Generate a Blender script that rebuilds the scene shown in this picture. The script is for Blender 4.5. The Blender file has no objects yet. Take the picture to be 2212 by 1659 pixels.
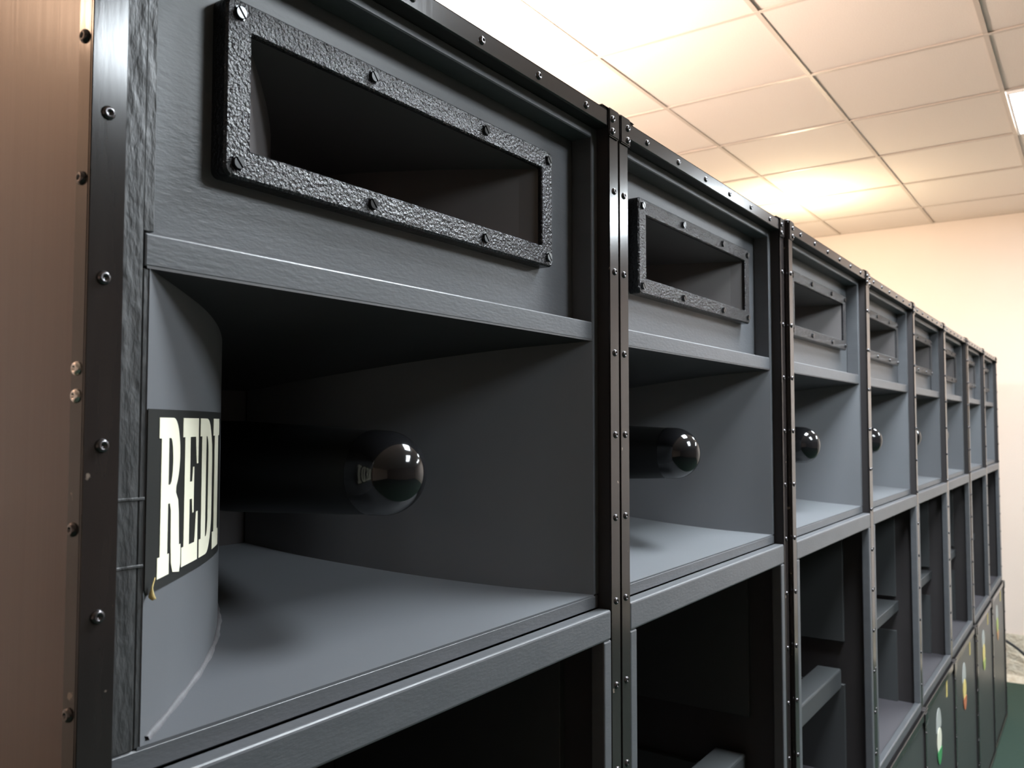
import bpy, bmesh, math, random
from mathutils import Vector, Matrix
random.seed(7)
scene = bpy.context.scene
COL = scene.collection

# ------------------------------------------------------------------ camera
ROW_TOP = 2.015                      # top of the loudspeaker row above the carpet
def look(yaw, pitch, roll):
    f = Vector((math.cos(yaw)*math.cos(pitch), math.sin(yaw)*math.cos(pitch), math.sin(pitch)))
    r = Vector((math.sin(yaw), -math.cos(yaw), 0)); u = r.cross(f)
    c, s = math.cos(roll), math.sin(roll)
    r2 = c*r + s*u; u2 = -s*r + c*u
    return Matrix((r2, u2, -f)).transposed()
cam_data = bpy.data.cameras.new('camera'); cam = bpy.data.objects.new('camera', cam_data); COL.objects.link(cam)
cam.matrix_world = Matrix.Translation((-0.2561, -0.4780, ROW_TOP - 0.3791)) @ look(math.radians(34.913), math.radians(2.717), math.radians(0.036)).to_4x4()
cam_data.sensor_width = 36; cam_data.lens = 29.634; cam_data.clip_start = 0.02
cam_data.dof.use_dof = True; cam_data.dof.focus_distance = 0.85; cam_data.dof.aperture_fstop = 13
scene.camera = cam

# ------------------------------------------------------------------ view, world, lights
vs = scene.view_settings
vs.view_transform = 'Standard'; vs.look = 'None'; vs.gamma = 1; vs.use_curve_mapping = False
vs.exposure = 0.35
world = bpy.data.worlds.new('world'); scene.world = world; world.use_nodes = True
world.node_tree.nodes['Background'].inputs[0].default_value = (0.9, 0.92, 1, 1)
world.node_tree.nodes['Background'].inputs[1].default_value = 0.02
PANEL_POWER = 43.0
def lamp(name, loc, power, col, size):
    d = bpy.data.lights.new(name, 'POINT'); d.energy = power; d.color = col; d.shadow_soft_size = size
    o = bpy.data.objects.new(name, d); COL.objects.link(o); o.location = loc
    return o
# warm bulbs burning behind the row, below the ceiling
lamp('warm_bulb_light', (4.9, 1.0, 2.64), 22, (1.0, 0.83, 0.56), 0.05)
lamp('bright_bulb_light', (1.6, 1.35, 2.52), 150, (1.0, 0.83, 0.71), 0.06)
lamp('side_bulb_light', (-1.0, 1.75, 2.76), 7.5, (1.0, 0.66, 0.44), 0.06)

# ------------------------------------------------------------------ materials
M = {}
def mat(name, col, rough=0.5, metal=0.0, spec=0.5, coat=0.0, noise=None, bump=None, col2=None, emit=None, stretch=(1,1,1)):
    """noise=(scale, amount) blends col2 in; bump=(scale, strength, distance)"""
    m = bpy.data.materials.new(name); m.use_nodes = True; nt = m.node_tree; b = nt.nodes['Principled BSDF']
    b.inputs['Base Color'].default_value = (*col, 1); b.inputs['Roughness'].default_value = rough
    b.inputs['Metallic'].default_value = metal; b.inputs['Specular IOR Level'].default_value = spec
    b.inputs['Coat Weight'].default_value = coat; b.inputs['Coat Roughness'].default_value = 0.04
    tc = nt.nodes.new('ShaderNodeTexCoord'); mp = nt.nodes.new('ShaderNodeMapping'); mp.inputs['Scale'].default_value = stretch
    nt.links.new(tc.outputs['Object'], mp.inputs['Vector'])
    if noise:
        n = nt.nodes.new('ShaderNodeTexNoise'); n.inputs['Scale'].default_value = noise[0]; n.inputs['Detail'].default_value = 6
        nt.links.new(mp.outputs[0], n.inputs['Vector'])
        r = nt.nodes.new('ShaderNodeValToRGB'); r.color_ramp.elements[0].position = 0.5 - noise[1]; r.color_ramp.elements[1].position = 0.5 + noise[1]
        r.color_ramp.elements[0].color = (*col, 1); r.color_ramp.elements[1].color = (*(col2 or col), 1)
        nt.links.new(n.outputs['Fac'], r.inputs['Fac']); nt.links.new(r.outputs[0], b.inputs['Base Color'])
    if bump:
        n = nt.nodes.new('ShaderNodeTexNoise'); n.inputs['Scale'].default_value = bump[0]; n.inputs['Detail'].default_value = 4
        nt.links.new(mp.outputs[0], n.inputs['Vector'])
        bp = nt.nodes.new('ShaderNodeBump'); bp.inputs['Strength'].default_value = bump[1]; bp.inputs['Distance'].default_value = bump[2]
        nt.links.new(n.outputs['Fac'], bp.inputs['Height']); nt.links.new(bp.outputs[0], b.inputs['Normal'])
    if emit:
        b.inputs['Emission Color'].default_value = (*emit[0], 1); b.inputs['Emission Strength'].default_value = emit[1]
    M[name] = m
    return m
mat('charcoal', (0.079, 0.083, 0.090), 0.42, noise=(14, 0.25), col2=(0.097, 0.101, 0.109), bump=(120, 0.25, 0.001), stretch=(1, 1, 3))
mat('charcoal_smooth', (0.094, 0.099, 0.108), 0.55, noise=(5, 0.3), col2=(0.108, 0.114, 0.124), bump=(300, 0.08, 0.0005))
mat('rough_ply', (0.030, 0.031, 0.032), 0.5, noise=(40, 0.25), col2=(0.062, 0.064, 0.066), bump=(110, 0.9, 0.003), stretch=(1, 1, .35))
mat('black_metal', (0.016, 0.013, 0.013), 0.15, spec=0.6, noise=(60, 0.3), col2=(0.024, 0.020, 0.019), bump=(150, 0.10, 0.0006), stretch=(1, 1, .15))
nt = M['black_metal'].node_tree; b_ = nt.nodes['Principled BSDF']; src = b_.inputs['Base Color'].links[0].from_socket
n_ = nt.nodes.new('ShaderNodeTexNoise'); n_.inputs['Scale'].default_value = 70; n_.inputs['Detail'].default_value = 5
tc_ = nt.nodes.new('ShaderNodeTexCoord'); nt.links.new(tc_.outputs['Object'], n_.inputs['Vector'])
r_ = nt.nodes.new('ShaderNodeValToRGB'); r_.color_ramp.elements[0].position = 0.70; r_.color_ramp.elements[1].position = 0.73
mx = nt.nodes.new('ShaderNodeMix'); mx.data_type = 'RGBA'; mx.inputs['B'].default_value = (0.20, 0.16, 0.13, 1)
nt.links.new(n_.outputs['Fac'], r_.inputs['Fac']); nt.links.new(r_.outputs[0], mx.inputs['Factor']); nt.links.new(src, mx.inputs['A']); nt.links.new(mx.outputs['Result'], b_.inputs['Base Color'])
mat('hammered', (0.013, 0.013, 0.015), 0.08, spec=0.4, bump=(330, 1.0, 0.0022))
mat('gloss_black', (0.008, 0.008, 0.009), 0.10, spec=0.5)
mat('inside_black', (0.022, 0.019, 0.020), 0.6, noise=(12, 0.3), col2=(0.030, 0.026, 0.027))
mat('screw_steel', (0.10, 0.095, 0.10), 0.22, metal=0.85)
mat('plug_black', (0.006, 0.006, 0.006), 0.5, spec=0.3)
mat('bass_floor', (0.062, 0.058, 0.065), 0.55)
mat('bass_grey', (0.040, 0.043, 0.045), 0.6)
mat('caulk', (0.15, 0.145, 0.155), 0.6, noise=(60, 0.2), col2=(0.105, 0.105, 0.112), bump=(200, .5, .001))
mat('glint_steel', (0.75, 0.72, 0.70), 0.25, metal=1.0)  # paler steel: lamp glint on two side screws put into the colour
mat('screw_black', (0.016, 0.016, 0.018), 0.25, metal=0.3, spec=0.8)
mat('side_brown', (0.064, 0.027, 0.016), 0.28, spec=0.8, noise=(22, 0.28), col2=(0.085, 0.043, 0.029), bump=(120, 0.12, 0.0008), stretch=(1, 1.2, .05))
mat('sub_front', (0.048, 0.050, 0.050), 0.34, noise=(9, 0.3), col2=(0.060, 0.062, 0.062), bump=(260, 0.15, 0.0008))
mat('sticker', (0.018, 0.019, 0.018), 0.4, bump=(40, 0.1, 0.0008))
mat('letter_cream', (0.86, 0.83, 0.66), 0.5)
mat('paper_edge', (0.55, 0.42, 0.16), 0.6)
mat('wall_paint', (0.82, 0.71, 0.635), 0.75, noise=(3, 0.3), col2=(0.85, 0.74, 0.665), bump=(60, 0.1, 0.002))
mat('wall_brown', (0.20, 0.15, 0.12), 0.7, noise=(4, 0.3), col2=(0.24, 0.18, 0.14))
mat('tile', (0.82, 0.735, 0.665), 0.85, noise=(260, 0.08), col2=(0.86, 0.78, 0.71), bump=(240, 0.25, 0.001))
mat('tee', (0.62, 0.54, 0.47), 0.42, spec=0.35)
mat('plenum', (0.10, 0.09, 0.08), 0.9)
mat('carpet', (0.017, 0.042, 0.029), 0.95, noise=(220, 0.2), col2=(0.034, 0.066, 0.047), bump=(400, 0.8, 0.004))
mat('plaster', (0.55, 0.47, 0.36), 0.9, noise=(25, 0.2), col2=(0.72, 0.66, 0.55), bump=(30, 0.9, 0.02))
mat('rubber', (0.012, 0.012, 0.013), 0.5)
mat('lamp_frame', (0.85, 0.85, 0.85), 0.4)
for k_, f_ in enumerate((0.9, 0.76, 0.78, 1.65)): mat('diffuser_%d' % k_, (0.9, 0.9, 0.9), 0.4, emit=((0.86, 0.94, 1.0), PANEL_POWER*f_))
mat('em_grey', (0.42, 0.44, 0.42), 0.5); mat('em_white', (0.82, 0.80, 0.66), 0.5); mat('em_yellow', (0.72, 0.58, 0.20), 0.5)
mat('em_green', (0.05, 0.30, 0.10), 0.5); mat('em_red', (0.50, 0.16, 0.07), 0.5); mat('em_lime', (0.42, 0.50, 0.14), 0.5); mat('em_orange', (0.62, 0.34, 0.16), 0.5)

# ------------------------------------------------------------------ helpers
def box(bm, x0, x1, y0, y1, z0, z1):
    v = [bm.verts.new(p) for p in ((x0,y0,z0),(x1,y0,z0),(x1,y1,z0),(x0,y1,z0),(x0,y0,z1),(x1,y0,z1),(x1,y1,z1),(x0,y1,z1))]
    for f in ((3,2,1,0),(4,5,6,7),(0,1,5,4),(1,2,6,5),(2,3,7,6),(3,0,4,7)): bm.faces.new([v[i] for i in f])
def new_mesh(name, bm, m, bevel=0, seg=1, smooth=False):
    if bevel: bmesh.ops.bevel(bm, geom=bm.edges[:], offset=bevel, segments=seg, affect='EDGES', profile=0.5)
    me = bpy.data.meshes.new(name); bm.to_mesh(me); bm.free()
    if smooth:
        for p in me.polygons: p.use_smooth = True
    me.materials.append(M[m] if isinstance(m, str) else m)
    return me
def link(name, me, parent=None, loc=None):
    o = bpy.data.objects.new(name, me); COL.objects.link(o)
    if parent: o.parent = parent
    if loc: o.location = loc
    return o
def part(name, boxes, m, parent=None, bevel=0.0008, seg=1):
    bm = bmesh.new()
    for b in boxes: box(bm, *b)
    return link(name, new_mesh(name, bm, m, bevel, seg), parent)
def tag(o, label=None, cat=None, group=None, kind=None):
    if label: o['label'] = label
    if cat: o['category'] = cat
    if group: o['group'] = group
    if kind: o['kind'] = kind
    return o
def empty(name, loc):
    o = bpy.data.objects.new(name, None); COL.objects.link(o); o.location = loc; o.empty_display_size = 0.1
    return o
def copy_tree(o, parent=None):
    c = o.copy(); COL.objects.link(c)
    if parent: c.parent = parent
    for ch in list(o.children): copy_tree(ch, c)
    return c
def lathe(profile, seg, axis='-y', smooth=True):
    """profile (r, h): h runs along the axis"""
    bm = bmesh.new(); rings = []
    for r, h in profile:
        ring = []
        for k in range(seg if r > 1e-6 else 1):
            a = 2*math.pi*k/seg; c, s = r*math.cos(a), r*math.sin(a)
            p = {'-y': (c, -h, s), '-x': (-h, c, s), 'z': (c, s, h)}[axis]
            ring.append(bm.verts.new(p))
        rings.append(ring)
    for a, b in zip(rings, rings[1:]):
        for k in range(seg):
            q = [a[k % len(a)], a[(k+1) % len(a)], b[(k+1) % len(b)], b[k % len(b)]]
            u = []
            for v in q:
                if v not in u: u.append(v)
            if len(u) > 2: bm.faces.new(u)
    bmesh.ops.recalc_face_normals(bm, faces=bm.faces[:])
    return bm
def spline(xs, ys, x):
    for i in range(len(xs)-1):
        if x <= xs[i+1] or i == len(xs)-2:
            t = (x-xs[i])/(xs[i+1]-xs[i])
            def sl(j):
                if j <= 0: return (ys[1]-ys[0])/(xs[1]-xs[0])
                if j >= len(xs)-1: return (ys[-1]-ys[-2])/(xs[-1]-xs[-2])
                return (ys[j+1]-ys[j-1])/(xs[j+1]-xs[j-1])
            h = xs[i+1]-xs[i]; m0, m1 = sl(i)*h, sl(i+1)*h
            return (2*t**3-3*t*t+1)*ys[i] + (t**3-2*t*t+t)*m0 + (-2*t**3+3*t*t)*ys[i+1] + (t**3-t*t)*m1

# ------------------------------------------------------------------ the room
X0, X1, Y0, Y1, ZC = -4.6, 6.1, -6.0, 2.1, ROW_TOP + 1.0
def struct(name, boxes, m, bevel=0): return tag(part(name, boxes, m, None, bevel), kind='structure')
struct('floor', [(X0-.1, X1+.1, Y0-.1, Y1+.1, -.05, 0)], 'carpet')
struct('wall_right', [(X1, X1+.1, Y0-.1, Y1+.1, 0, ZC+.1)], 'wall_paint')
struct('wall_back', [(X0, X1, Y1, Y1+.1, 0, ZC+.1)], 'wall_paint')
struct('wall_left', [(X0-.1, X0, Y0-.1, Y1+.1, 0, ZC+.1)], 'wall_paint')
struct('wall_front', [(X0, X1, Y0-.1, Y0, 0, ZC+.1)], 'wall_brown')
# crumbling plaster strip along the foot of the end wall
bm = bmesh.new()
ny, nz = 60, 8
g = [[bm.verts.new((X1 - .012 - .03*random.random()*(1-j/nz) - (.05 if j == 0 else 0), Y0+.05+(Y1-Y0-.1)*i/ny, .27*j/nz + (random.uniform(-.03, .03) if j == nz else 0))) for j in range(nz+1)] for i in range(ny+1)]
for i in range(ny):
    for j in range(nz): bm.faces.new((g[i][j], g[i+1][j], g[i+1][j+1], g[i][j+1]))
tag(link('baseboard_right', new_mesh('baseboard_right', bm, 'plaster')), kind='structure')

ceil = struct('ceiling', [(X0, X1, Y0, Y1, ZC+.05, ZC+.1)], 'plenum')
TX, TY, AX, AY = 0.6215, 0.612, 3.104, 0.432
xl = sorted([AX + TX*k for k in range(-20, 20) if X0 + .05 < AX + TX*k < X1 - .05]); xl = [X0] + xl + [X1]
yl = sorted([AY + TY*k for k in range(-20, 20) if Y0 + .05 < AY + TY*k < Y1 - .05]); yl = [Y0] + yl + [Y1]
LIGHTS = {}
def tile_at(x, y):
    for i in range(len(xl)-1):
        for j in range(len(yl)-1):
            if xl[i] <= x < xl[i+1] and yl[j] <= y < yl[j+1]: return i, j
for k, spot in enumerate([[(4.0, -.5)], [(1.5, -1.7), (1.5, -2.3)], [(4.6, -1.7), (4.6, -2.3)], [(1.5, -.5)]]):
    for x, y in spot: LIGHTS[tile_at(x, y)] = k
tile_cache = {}
for i in range(len(xl)-1):
    for j in range(len(yl)-1):
        if (i, j) in LIGHTS: continue
        w, d = xl[i+1]-xl[i]-.006, yl[j+1]-yl[j]-.006
        key = (round(w, 3), round(d, 3))
        if key not in tile_cache:
            bm = bmesh.new(); box(bm, -w/2, w/2, -d/2, d/2, 0, .018); tile_cache[key] = new_mesh('ceiling_tile', bm, 'tile', .003)
        t = link('ceiling_tile', tile_cache[key], ceil, ((xl[i]+xl[i+1])/2, (yl[j]+yl[j+1])/2, ZC + .004 + random.uniform(-.001, .0015)))
        t.rotation_euler = (random.uniform(-.002, .002), random.uniform(-.002, .002), 0)
for x in xl[1:-1]: part('tee_bar', [(x-.009, x+.009, Y0, Y1, ZC-.001, ZC+.001), (x-.001, x+.001, Y0, Y1, ZC, ZC+.04)], 'tee', ceil, 0)
for y in yl[1:-1]: part('tee_bar', [(X0, X1, y-.008, y+.008, ZC-.0005, ZC+.0012), (X0, X1, y-.001, y+.001, ZC, ZC+.04)], 'tee', ceil, 0)
part('wall_angle', [(X1-.02, X1, Y0, Y1, ZC-.001, ZC+.02)], 'tee', ceil, 0)
lab = ['square white glowing ceiling panel light near the end wall, beside the row', 'long white ceiling panel light over the room in front of the nearest cabinets',
       'long white ceiling panel light over the room in front of the far cabinets', 'square white ceiling panel light close above the third horn loudspeaker']
for k in range(4):
    cells = [c for c, q in LIGHTS.items() if q == k]
    i = cells[0][0]; j0, j1 = min(c[1] for c in cells), max(c[1] for c in cells)
    cx, cy = (xl[i]+xl[i+1])/2, (yl[j0]+yl[j1+1])/2; w, d = (xl[i+1]-xl[i])/2-.012, (yl[j1+1]-yl[j0])/2-.012
    t = tag(empty('ceiling_light', (cx, cy, ZC-.012)), lab[k], 'ceiling light', 'ceiling panel lights')
    part('light_frame', [(-w, w, -d, -d+.012, 0, .03), (-w, w, d-.012, d, 0, .03), (-w, -w+.012, -d+.012, d-.012, 0, .03), (w-.012, w, -d+.012, d-.012, 0, .03)], 'lamp_frame', t, .001)
    part('diffuser', [(-w+.012, w-.012, -d+.012, d-.012, .004, .010)], 'diffuser_%d' % k, t, 0)

# ------------------------------------------------------------------ horn loudspeaker cabinet
W, D, H = 0.656, 0.60, 1.258          # width, depth, height of the upper cabinet
CX, CZ = 0.335, -0.430                # mouth centre (z counted down from the cabinet top)
HY = [.018, .05, .1, .15, .2, .28, .36]
HW = [.285, .244, .184, .1355, .1000, .068, .052]
HH = [.150, .146, .139, .130, .120, .104, .090]
HR = [.287, .262, .220, .178, .138, .085, .055]
hw = lambda y: spline(HY, HW, y)
hr = lambda y: spline(HY, HR, y)
hh = lambda y: spline(HY, HH, y)

trim_screw = new_mesh('screw', lathe([(.0043, 0), (.0041, .0010), (.0031, .0020), (.0017, .0022), (.0013, .0009), (0, .0008)], 12), 'screw_steel', smooth=True)
side_screw = new_mesh('screw', lathe([(.0043, 0), (.0041, .0010), (.0031, .0020), (.0017, .0022), (.0013, .0009), (0, .0008)], 12, '-x'), 'screw_steel', smooth=True)
glint_side = side_screw.copy(); glint_side.materials[0] = M['glint_steel']
def slotted():
    bm = bmesh.new(); seg = 14
    for s in (-1, 1):                                   # two half discs with a slot between
        pts = [(0.0050*math.cos(a), 0.0050*math.sin(a)) for a in [math.pi*k/seg for k in range(seg+1)]]
        pts = [(x, s*max(z, .0008)) for x, z in pts]
        lo = [bm.verts.new((x, 0, z)) for x, z in pts]; hi = [bm.verts.new((x*.86, -.0028, z*.9 if abs(z) > .0009 else z)) for x, z in pts]
        bm.faces.new(hi)
        for k in range(len(pts)): bm.faces.new((lo[k], lo[(k+1) % len(pts)], hi[(k+1) % len(pts)], hi[k]))
    box(bm, -.0055, .0055, -.001, 0, -.001, .001)
    bmesh.ops.recalc_face_normals(bm, faces=bm.faces[:])
    bmesh.ops.rotate(bm, verts=bm.verts[:], matrix=Matrix.Rotation(math.radians(50), 3, 'Y'))
    return new_mesh('screw', bm, 'screw_black')
flange_screw = slotted()

def loft_strip(name, fa, fb, y0, y1, n, m, parent, flip=False, thick=.008):
    """a curved board between two guide lines fa(y), fb(y)"""
    bm = bmesh.new(); rows = []
    for k in range(n+1):
        y = y0 + (y1-y0)*k/n; rows.append((bm.verts.new(fa(y)), bm.verts.new(fb(y))))
    for a, b in zip(rows, rows[1:]):
        f = (a[0], a[1], b[1], b[0]); bm.faces.new(f[::-1] if flip else f)
    o = link(name, new_mesh(name, bm, m), parent)
    s = o.modifiers.new('thickness', 'SOLIDIFY'); s.thickness = thick; s.offset = -1
    return o

root_trim = []
def make_cabinet():
    root = empty('horn_loudspeaker', (0, 0, 0))
    Z = H                                                # z counted from the top plus H
    def P(name, boxes, m, bevel=.0008, seg=1, parent=root):
        return part(name, [(a, b, c, d, e+Z, f+Z) for a, b, c, d, e, f in boxes], m, parent, bevel, seg)
    P('side_panel', [(.002, .020, .002, D, -H, -.002)], 'side_brown')
    P('side_panel', [(W-.020, W-.002, .002, D, -H, -.002)], 'inside_black')
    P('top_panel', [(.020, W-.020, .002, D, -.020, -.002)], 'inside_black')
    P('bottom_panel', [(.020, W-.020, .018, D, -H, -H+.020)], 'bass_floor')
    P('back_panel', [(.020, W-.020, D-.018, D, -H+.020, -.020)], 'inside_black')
    # metal edge trims, each an angle of two legs
    lt = P('edge_trim', [(0, .022, 0, .002, -H, -.002), (0, .002, .002, .016, -H, -.002)], 'black_metal', .0006)
    rt = P('edge_trim', [(W-.022, W, 0, .002, -H, -.002), (W-.002, W, .002, .016, -H, -.002)], 'black_metal', .0006)
    tt = P('edge_trim', [(0.022, W-.022, 0, .002, -.020, 0), (.0, W, .0, .016, -.002, 0)], 'black_metal', .0006)
    for k in range(12):
        z = -.0965 - .0985*k + Z
        for tr, x in ((lt, .0105), (rt, W-.0105)):
            link('screw', trim_screw, tr, (x + random.uniform(-.001, .001), 0, z))
    root_trim.append(lt)
    for k in range(6): link('screw', trim_screw, tt, (.078 + .1*k, 0, -.011 + Z))
    for sx in (0, 1):
        bm = bmesh.new()
        xs = (lambda a, b: (a, b)) if sx == 0 else (lambda a, b: (W-b, W-a))
        box(bm, *xs(0, .040), -.001, .040, 0, .0035); box(bm, *xs(0, .026), -.0025, 0, -.032, .003)
        bmesh.ops.translate(bm, verts=bm.verts[:], vec=(0, 0, Z))
        bmesh.ops.bevel(bm, geom=bm.edges[:], offset=.0016, segments=2, affect='EDGES')
        sp = bmesh.ops.create_uvsphere(bm, u_segments=14, v_segments=8, radius=.010)
        cx = .0105 if sx == 0 else W-.0105
        bmesh.ops.transform(bm, matrix=Matrix.Translation((cx, .008, Z-.002)), verts=sp['verts'])
        c = link('corner_protector', new_mesh('corner_protector', bm, 'black_metal', smooth=False), root)
        link('screw', trim_screw, c, ((.018 if sx == 0 else W-.018), -.0025, Z-.010)); link('screw', trim_screw, c, ((.018 if sx == 0 else W-.018), -.0025, Z-.025))
    # rebate battens
    P('batten', [(.020, .0452, .018, .046, -.581, -.020)], 'rough_ply', .0004)
    P('edge_strip', [(.0458, .050, .0185, .046, -.581, -.280)], 'rough_ply', .0008)
    P('edge_strip', [(.0452, .0525, .0182, .046, -.256, -.020)], 'rough_ply', .0003)
    P('batten', [(.622, W-.020, .018, .046, -.581, -.020)], 'charcoal', .0012)
    P('batten', [(.050, .622, .018, .046, -.033, -.020)], 'charcoal', .0012)
    # tweeter baffle, four boards around the opening
    fx, fz, iw, ih, ow, oh = .333, -.135, .1975, .044, .220, .0662
    P('tweeter_baffle', [(.020, fx-iw, .046, .062, -.279, -.020), (fx+iw, W-.020, .046, .062, -.279, -.020), (fx-iw, fx+iw, .046, .062, fz+ih, -.020), (fx-iw, fx+iw, .046, .062, -.279, fz-ih)], 'charcoal', 0)
    bm = bmesh.new()                                     # flange: rounded frame
    def rr(w, h, r, y, n=5):
        pts = []
        for cx, cz, a0 in ((w-r, h-r, 0), (-w+r, h-r, 90), (-w+r, -h+r, 180), (w-r, -h+r, 270)):
            for k in range(n+1):
                a = math.radians(a0 + 90*k/n); pts.append(bm.verts.new((fx+cx+r*math.cos(a), y, Z+fz+cz+r*math.sin(a))))
        return pts
    o0, o1 = rr(ow, oh, .006, .046), rr(ow, oh, .006, .0318); o2 = rr(ow-.0018, oh-.0018, .005, .030)
    i2, i1, i0 = rr(iw+.0012, ih+.0012, .002, .030), rr(iw, ih, .0015, .0312), rr(iw, ih, .0015, .036)
    for a, b in ((o0, o1), (o1, o2), (o2, i2), (i2, i1), (i1, i0)):
        for k in range(len(a)): bm.faces.new((a[k], a[(k+1) % len(a)], b[(k+1) % len(a)], b[k]))
    bmesh.ops.recalc_face_normals(bm, faces=bm.faces[:])
    fl = link('tweeter_flange', new_mesh('tweeter_flange', bm, 'hammered'), root)
    for x in (.124, .262, .424, .543):
        for z in (fz+.0555, fz-.0555): link('screw', flange_screw, fl, (x, .030, z+Z))
    bm = bmesh.new()                                     # tweeter throat
    rings = []
    for k in range(13):
        t = k/12; y = .0355 + .19*t; w = iw*(1-t)**1.25*.86 + .030 + iw*.0*(1-t); w = min(iw, w + .0001); h = ih*(1-.45*t)
        if k == 0: w = iw
        rings.append([bm.verts.new((fx+sx*w, y, Z+fz+sz*h)) for sx, sz in ((-1, -1), (1, -1), (1, 1), (-1, 1))])
    for a, b in zip(rings, rings[1:]):
        for k in range(4): bm.faces.new((a[k], b[k], b[(k+1) % 4], a[(k+1) % 4]))
    bm.faces.new(rings[-1]); bmesh.ops.recalc_face_normals(bm, faces=bm.faces[:])
    bmesh.ops.reverse_faces(bm, faces=bm.faces[:])
    link('tweeter_horn', new_mesh('tweeter_horn', bm, 'inside_horn'), root)
    P('divider_rail', [(.0462, .622, .018, .070, -.279, -.257)], 'charcoal', .0015, 2)
    # midrange horn: two curved sides, floor and roof boards
    loft_strip('horn_side', lambda y: (CX-hw(y), y, Z+CZ-hh(y)), lambda y: (CX-hw(y), y, Z+CZ+hh(y)), HY[0], HY[-1], 64, 'charcoal_smooth', root, True)
    loft_strip('horn_side', lambda y: (CX+hr(y), y, Z+CZ-hh(y)), lambda y: (CX+hr(y), y, Z+CZ+hh(y)), HY[0], HY[-1], 64, 'charcoal_smooth', root)
    loft_strip('horn_floor', lambda y: (CX-hw(y)-.002, y, Z+CZ-hh(y)), lambda y: (CX+hr(y)+.002, y, Z+CZ-hh(y)), HY[0], HY[-1], 64, 'charcoal_smooth', root)
    loft_strip('horn_roof', lambda y: (CX-hw(y)-.002, y, Z+CZ+hh(y)), lambda y: (CX+hr(y)+.002, y, Z+CZ+hh(y)), HY[0], HY[-1], 64, 'inside_black', root, True)  # roof blacker than the other horn boards: underside shade put into its colour
    for sgn, fn in ((-1, hw),):
        bm = bmesh.new(); rings = []
        for k in range(41):
            y = HY[0] + .004 + .24*k/40; x = CX + sgn*(fn(y)-.0004); z = Z+CZ-hh(y); r = .0036 + .0007*math.sin(k*1.3) + .0004*math.sin(k*3.1)
            rings.append([bm.verts.new((x + r*math.cos(a), y, z + r*math.sin(a))) for a in [2*math.pi*q/7 for q in range(7)]])
        for a, b in zip(rings, rings[1:]):
            for q in range(7): bm.faces.new((a[q], a[(q+1) % 7], b[(q+1) % 7], b[q]))
        bmesh.ops.recalc_face_normals(bm, faces=bm.faces[:])
        link('caulk_bead', new_mesh('caulk_bead', bm, 'caulk', smooth=True), root)
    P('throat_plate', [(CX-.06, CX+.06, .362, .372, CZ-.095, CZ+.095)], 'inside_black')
    prof = [(0, .000)] + [(.040*math.sin(a), .040*(math.cos(a)-1)) for a in [math.pi/2*k/14 for k in range(1, 15)]] + [(.0405, -.052)]
    link('phase_plug_tip', new_mesh('phase_plug_tip', lathe(prof, 40), 'gloss_black', smooth=True), root, (.328, .036, Z-.425))
    prof = [(.0398, -.050), (.042, -.09), (.045, -.16), (.049, -.25), (.050, -.325)]
    link('phase_plug_body', new_mesh('phase_plug_body', lathe(prof, 40), 'plug_black', smooth=True), root, (.328, .036, Z-.425))
    P('shelf_board', [(.022, W-.022, .018, .045, -.597, -.5815)], 'charcoal', .0012)
    P('sill_rail', [(.0225, W-.0225, 0, .018, -.632, -.597)], 'charcoal', .003, 3)
    P('bass_stile', [(.0225, .040, 0, .018, -H+.028, -.632)], 'charcoal', .002, 2)
    P('bass_stile', [(W-.040, W-.0225, 0, .018, -H+.028, -.632)], 'charcoal', .002, 2)
    P('bottom_rail', [(.0225, W-.0225, 0, .018, -H, -H+.028)], 'charcoal', .003, 2)
    for x0, x1 in ((.020, .030), (W-.032, W-.020)):
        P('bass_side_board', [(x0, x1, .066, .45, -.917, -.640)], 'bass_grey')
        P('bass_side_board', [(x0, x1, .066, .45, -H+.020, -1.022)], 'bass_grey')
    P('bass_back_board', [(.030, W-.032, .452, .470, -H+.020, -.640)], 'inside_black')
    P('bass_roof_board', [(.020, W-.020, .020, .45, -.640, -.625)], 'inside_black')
    return root
mat('inside_horn', (0.070, 0.063, 0.063), 0.55)
def bass_beam(root):
    part('bass_beam', [(.032, W-.034, .072, .13, H-1.03, H-.982)], 'bass_grey', root, .004, 2)
def bass_shelf(root):
    part('bass_shelf', [(.020, W-.020, .060, .45, H-.960, H-.930)], 'bass_grey', root, .0015)

SUB_H = ROW_TOP - H
proto = make_cabinet()
spots = [(0, 0, 0), (.660, 0, 0), (1.321, -.008, 0), (1.985, -.004, 0), (2.644, 0, 0), (3.302, .002, 0), (3.961, 0, 0), (4.619, .003, 0)]
ordn = ['nearest', 'second', 'third', 'fourth', 'fifth', 'sixth', 'seventh', 'eighth']
cabs = [proto] + [copy_tree(proto) for _ in range(7)]
for i, (c, (x, y, rz)) in enumerate(zip(cabs, spots)):
    c.location = (x, y, SUB_H)
    if i == 0: lb = 'nearest charcoal horn loudspeaker with brown side and cream REDI lettering'
    elif i == 7: lb = 'eighth and farthest charcoal horn loudspeaker, at the end of the row'
    else: lb = ordn[i] + ' charcoal horn loudspeaker in the row, counted from the nearest one'
    tag(c, lb, 'loudspeaker', 'horn loudspeakers standing side by side')
    if i == 0:
        for z in (-.15, -.235, -.347, -.363, -.44, -.545, -.66, -.77): link('screw', glint_side if z in (-.347, -.363) else side_screw, root_trim[0], (0, .009, z + H))
    (bass_beam if i in (0, 1, 2) else bass_shelf)(c)

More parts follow.
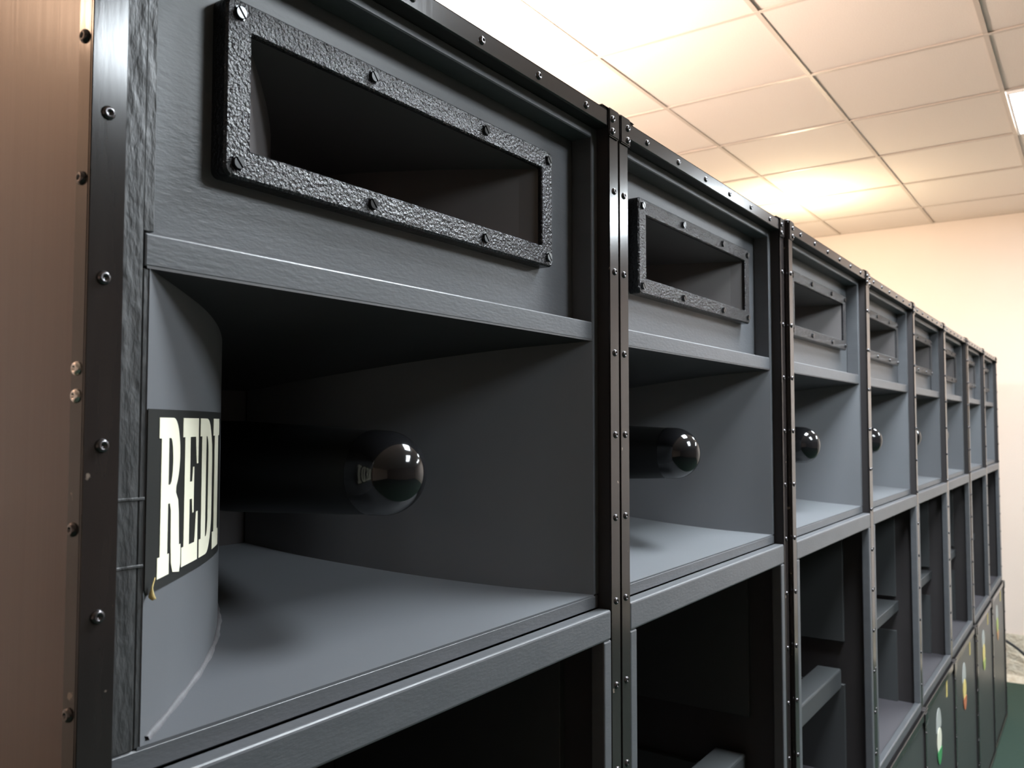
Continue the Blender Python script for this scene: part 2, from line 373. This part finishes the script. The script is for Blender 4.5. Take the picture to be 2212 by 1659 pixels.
# ------------------------------------------------------------------ REDI sticker on the near horn side
N = 400; arc = [(0.0, HY[0])]
for k in range(1, N+1):
    ya, yb = HY[0]+(.25-HY[0])*(k-1)/N, HY[0]+(.25-HY[0])*k/N
    arc.append((arc[-1][0] + math.hypot(yb-ya, hw(yb)-hw(ya)), yb))
def on_wall(u, z, lift):
    for (a, ya), (b, yb) in zip(arc, arc[1:]):
        if u <= b: y = ya + (yb-ya)*(u-a)/(b-a); break
    dy = 1e-4; tx, ty = -(hw(y+dy)-hw(y-dy)), 2*dy; l = math.hypot(tx, ty)
    return (CX-hw(y) + ty/l*lift, y - tx/l*lift, z + H)
def wrap(name, loops, m, lift, parent, u0, z0, sx, sz, step=.006):
    """fill flat outlines (with holes), cut them into narrow strips, bend them onto the wall"""
    bm = bmesh.new()
    for lp in loops:
        v = [bm.verts.new((u0 + p[0]*sx, z0 + p[1]*sz, 0)) for p in lp]
        for k in range(len(v)): bm.edges.new((v[k], v[(k+1) % len(v)]))
    bmesh.ops.triangle_fill(bm, use_beauty=True, use_dissolve=False, edges=bm.edges[:])
    u = u0 + step
    while u < max(v.co.x for v in bm.verts):
        bmesh.ops.bisect_plane(bm, geom=bm.verts[:]+bm.edges[:]+bm.faces[:], plane_co=(u, 0, 0), plane_no=(1, 0, 0)); u += step
    for v in bm.verts: v.co = on_wall(v.co.x, v.co.y, lift)
    bmesh.ops.recalc_face_normals(bm, faces=bm.faces[:])
    r = bmesh.ops.extrude_face_region(bm, geom=bm.faces[:])
    d = Vector((.6, -.8, 0)) * .0003
    bmesh.ops.translate(bm, verts=[e for e in r['geom'] if isinstance(e, bmesh.types.BMVert)], vec=d)
    bmesh.ops.recalc_face_normals(bm, faces=bm.faces[:])
    return link(name, new_mesh(name, bm, m), parent)
st = wrap('sticker', [[(.003, 0), (.20, 0), (.20, .118), (.0, .118), (.0, .004)]], 'sticker', .0006, proto, 0, -.4875, 1, 1)
st['label'] = 'black sticker with tall cream letters'
def arcp(cx, cy, rx, ry, a0, a1, n=10): return [(cx+rx*math.cos(math.radians(a0+(a1-a0)*k/n)), cy+ry*math.sin(math.radians(a0+(a1-a0)*k/n))) for k in range(n+1)]
LET = {
 'R': [[(0, 0), (.50, 0), (.50, .13), (.42, .13), (.42, .45), (.50, .45)] + [(.55, .40), (.57, .18), (.60, .06), (.68, 0), (1.0, -.02), (1.06, .03), (1.06, .16), (.98, .16), (.94, .38), (.90, .46), (.78, .51)] + arcp(.62, .76, .34, .24, -60, 90, 12) + [(0, 1), (0, .87), (.10, .87), (.10, .13), (0, .13)],
       [(.42, .57), (.42, .87), (.50, .87)] + arcp(.50, .72, .12, .15, 80, -80, 8) + [(.50, .57)]],
 'E': [[(0, 0), (.98, 0), (.98, .34), (.86, .34), (.78, .13), (.44, .13), (.44, .44), (.58, .44), (.62, .34), (.70, .34), (.70, .66), (.62, .66), (.58, .56), (.44, .56), (.44, .87), (.78, .87), (.86, .68), (.96, .68), (.96, 1), (0, 1), (0, .87), (.12, .87), (.12, .13), (0, .13)]],
 'D': [[(0, 0), (.50, 0)] + arcp(.50, .32, .48, .32, -90, 0, 8) + arcp(.50, .68, .48, .32, 0, 90, 8) + [(0, 1), (0, .87), (.12, .87), (.12, .13), (0, .13)],
       [(.44, .13), (.44, .87), (.50, .87)] + arcp(.50, .72, .13, .15, 90, 0, 6) + arcp(.50, .28, .13, .15, 0, -90, 6)],
 'I': [[(0, 0), (.62, 0), (.62, .13), (.49, .13), (.49, .87), (.62, .87), (.62, 1), (0, 1), (0, .87), (.13, .87), (.13, .13), (0, .13)]],
}
for ch, u, wd in (('R', .019, .043), ('E', .0665, .0385), ('D', .1085, .0415), ('I', .1535, .050)):
    if u + wd*.62 < arc[-1][0]: wrap('letter', LET[ch], 'letter_cream', .0011, st, u, -.4805, wd, .1055)
# curled lower corner of the sticker
bm = bmesh.new(); prev = None
for k in range(7):
    a = k/6*1.9; p = Vector(on_wall(.004, -.4870, .001)) + Vector((.003-.006*math.sin(a)*.6, -.005*(1-math.cos(a)), -.003*k/6))
    q = p + Vector((.002, -.001, .009*(1-k/6)+.001))
    cur = (bm.verts.new(p), bm.verts.new(q))
    if prev: bm.faces.new((prev[0], prev[1], cur[1], cur[0]))
    prev = cur
cu = link('curled_corner', new_mesh('curled_corner', bm, 'paper_edge', smooth=True), st)
cu.modifiers.new('thickness', 'SOLIDIFY').thickness = .0006

for z in (-.426, -.468): part('tape_ridge', [(.030, .0495, .0172, .0186, H+z-.0012, H+z+.0008)], 'rough_ply', proto, .0004)

# ------------------------------------------------------------------ bass cabinets underneath
def make_sub():
    root = empty('bass_cabinet', (0, 0, 0)); h = SUB_H; f = -.010
    P = lambda name, boxes, m, bevel=.0008, seg=1: part(name, boxes, m, root, bevel, seg)
    P('cabinet_body', [(.002, .020, f+.002, D, 0, h), (W-.020, W-.002, f+.002, D, 0, h), (.020, W-.020, f+.012, D, h-.018, h), (.020, W-.020, f+.012, D, 0, .018), (.020, W-.020, D-.018, D, .018, h-.018)], 'inside_black', 0)
    P('front_panel', [(.022, W-.022, f+.006, f+.022, .024, h-.022)], 'sub_front', .0015)
    for x0, x1, a, b in ((0, .022, 0, .002), (W-.022, W, W-.002, W)):
        tr = P('edge_trim', [(x0, x1, f, f+.002, 0, h), (a, b, f+.002, f+.016, 0, h)], 'black_metal', .0006)
        for k in range(7): link('screw', trim_screw, tr, ((x0+x1)/2, f, .06 + .105*k))
    P('edge_trim', [(.022, W-.022, f, f+.004, h-.022, h)], 'black_metal')
    P('edge_trim', [(.022, W-.022, f, f+.004, 0, .022)], 'black_metal')
    for x in (.018, W-.018):
        bm = bmesh.new(); box(bm, x-.018, x+.018, f-.003, f, h-.040, h-.002); c = link('corner_protector', new_mesh('corner_protector', bm, 'screw_steel', .0025, 2), root)
    return root
def ellipse_plate(bm, cx, cz, rx, rz, a0, a1, y0, y1, n=20):
    pts = [(cx+rx*math.cos(math.radians(a0+(a1-a0)*k/n)), cz+rz*math.sin(math.radians(a0+(a1-a0)*k/n))) for k in range(n+1)]
    a = [bm.verts.new((x, y1, z)) for x, z in pts]; b = [bm.verts.new((x, y0, z)) for x, z in pts]
    bm.faces.new(a); bm.faces.new(b[::-1])
    for k in range(len(pts)): bm.faces.new((a[k], b[k], b[(k+1) % len(pts)], a[(k+1) % len(pts)]))
    bmesh.ops.recalc_face_normals(bm, faces=bm.faces[:])
sproto = make_sub()
subs = [sproto] + [copy_tree(sproto) for _ in range(7)]
cols = [('em_grey', 'em_white', 'em_green'), ('em_grey', 'em_yellow', 'em_red'), ('em_grey', 'em_white', 'em_green'), ('em_grey', 'em_yellow', 'em_red'),
        ('em_grey', 'em_white', 'em_green'), ('em_grey', 'em_yellow', 'em_red'), ('em_grey', 'em_yellow', 'em_lime'), ('em_grey', 'em_lime', 'em_orange')]
for i, (c, (x, y, rz)) in enumerate(zip(subs, spots)):
    c.location = (x, y, 0)
    tag(c, 'closed dark bass cabinet on green carpet under the ' + (ordn[i] if i < 7 else 'eighth, farthest') + ' horn loudspeaker', 'loudspeaker', 'bass cabinets under the horn loudspeakers')
    yf = -.004
    zb = SUB_H - .105
    bm = bmesh.new(); ellipse_plate(bm, .285, zb-.030, .050, .060, -10, 190, yf-.001, yf); em = link('emblem', new_mesh('emblem', bm, cols[i][0]), c)
    em['label'] = 'round coloured emblem on the front panel'
    bm = bmesh.new(); ellipse_plate(bm, .285, zb-.075, .046, .040, 0, 360, yf-.002, yf-.001); link('emblem_band', new_mesh('emblem_band', bm, cols[i][1]), em)
    bm = bmesh.new(); ellipse_plate(bm, .285, zb-.105, .044, .048, 180, 360, yf-.003, yf-.002); link('emblem_foot', new_mesh('emblem_foot', bm, cols[i][2]), em)
    if i > 3: part('tag_plate', [(.462, .480, yf-.002, yf, SUB_H-.085, SUB_H-.026)], 'em_yellow', c, .0006)

# ------------------------------------------------------------------ cable by the end wall
cv = bpy.data.curves.new('power_cable', 'CURVE'); cv.dimensions = '3D'; cv.bevel_depth = .009; cv.bevel_resolution = 2
sp = cv.splines.new('NURBS'); pts = [(5.98, .22, .28), (5.99, .12, .30), (5.98, .02, .25), (5.97, -.06, .19), (5.96, -.16, .06), (5.9, -.3, .012), (5.75, -.55, .010)]
sp.points.add(len(pts)-1)
for p, q in zip(sp.points, pts): p.co = (*q, 1)
sp.use_endpoint_u = True
cb = bpy.data.objects.new('tmp_cable', cv); COL.objects.link(cb)
me = bpy.data.meshes.new_from_object(cb.evaluated_get(bpy.context.evaluated_depsgraph_get())); bpy.data.objects.remove(cb)
me.materials.clear(); me.materials.append(M['rubber'])
tag(link('power_cable', me), 'thin black cable hanging by the end wall behind the row', 'cable')
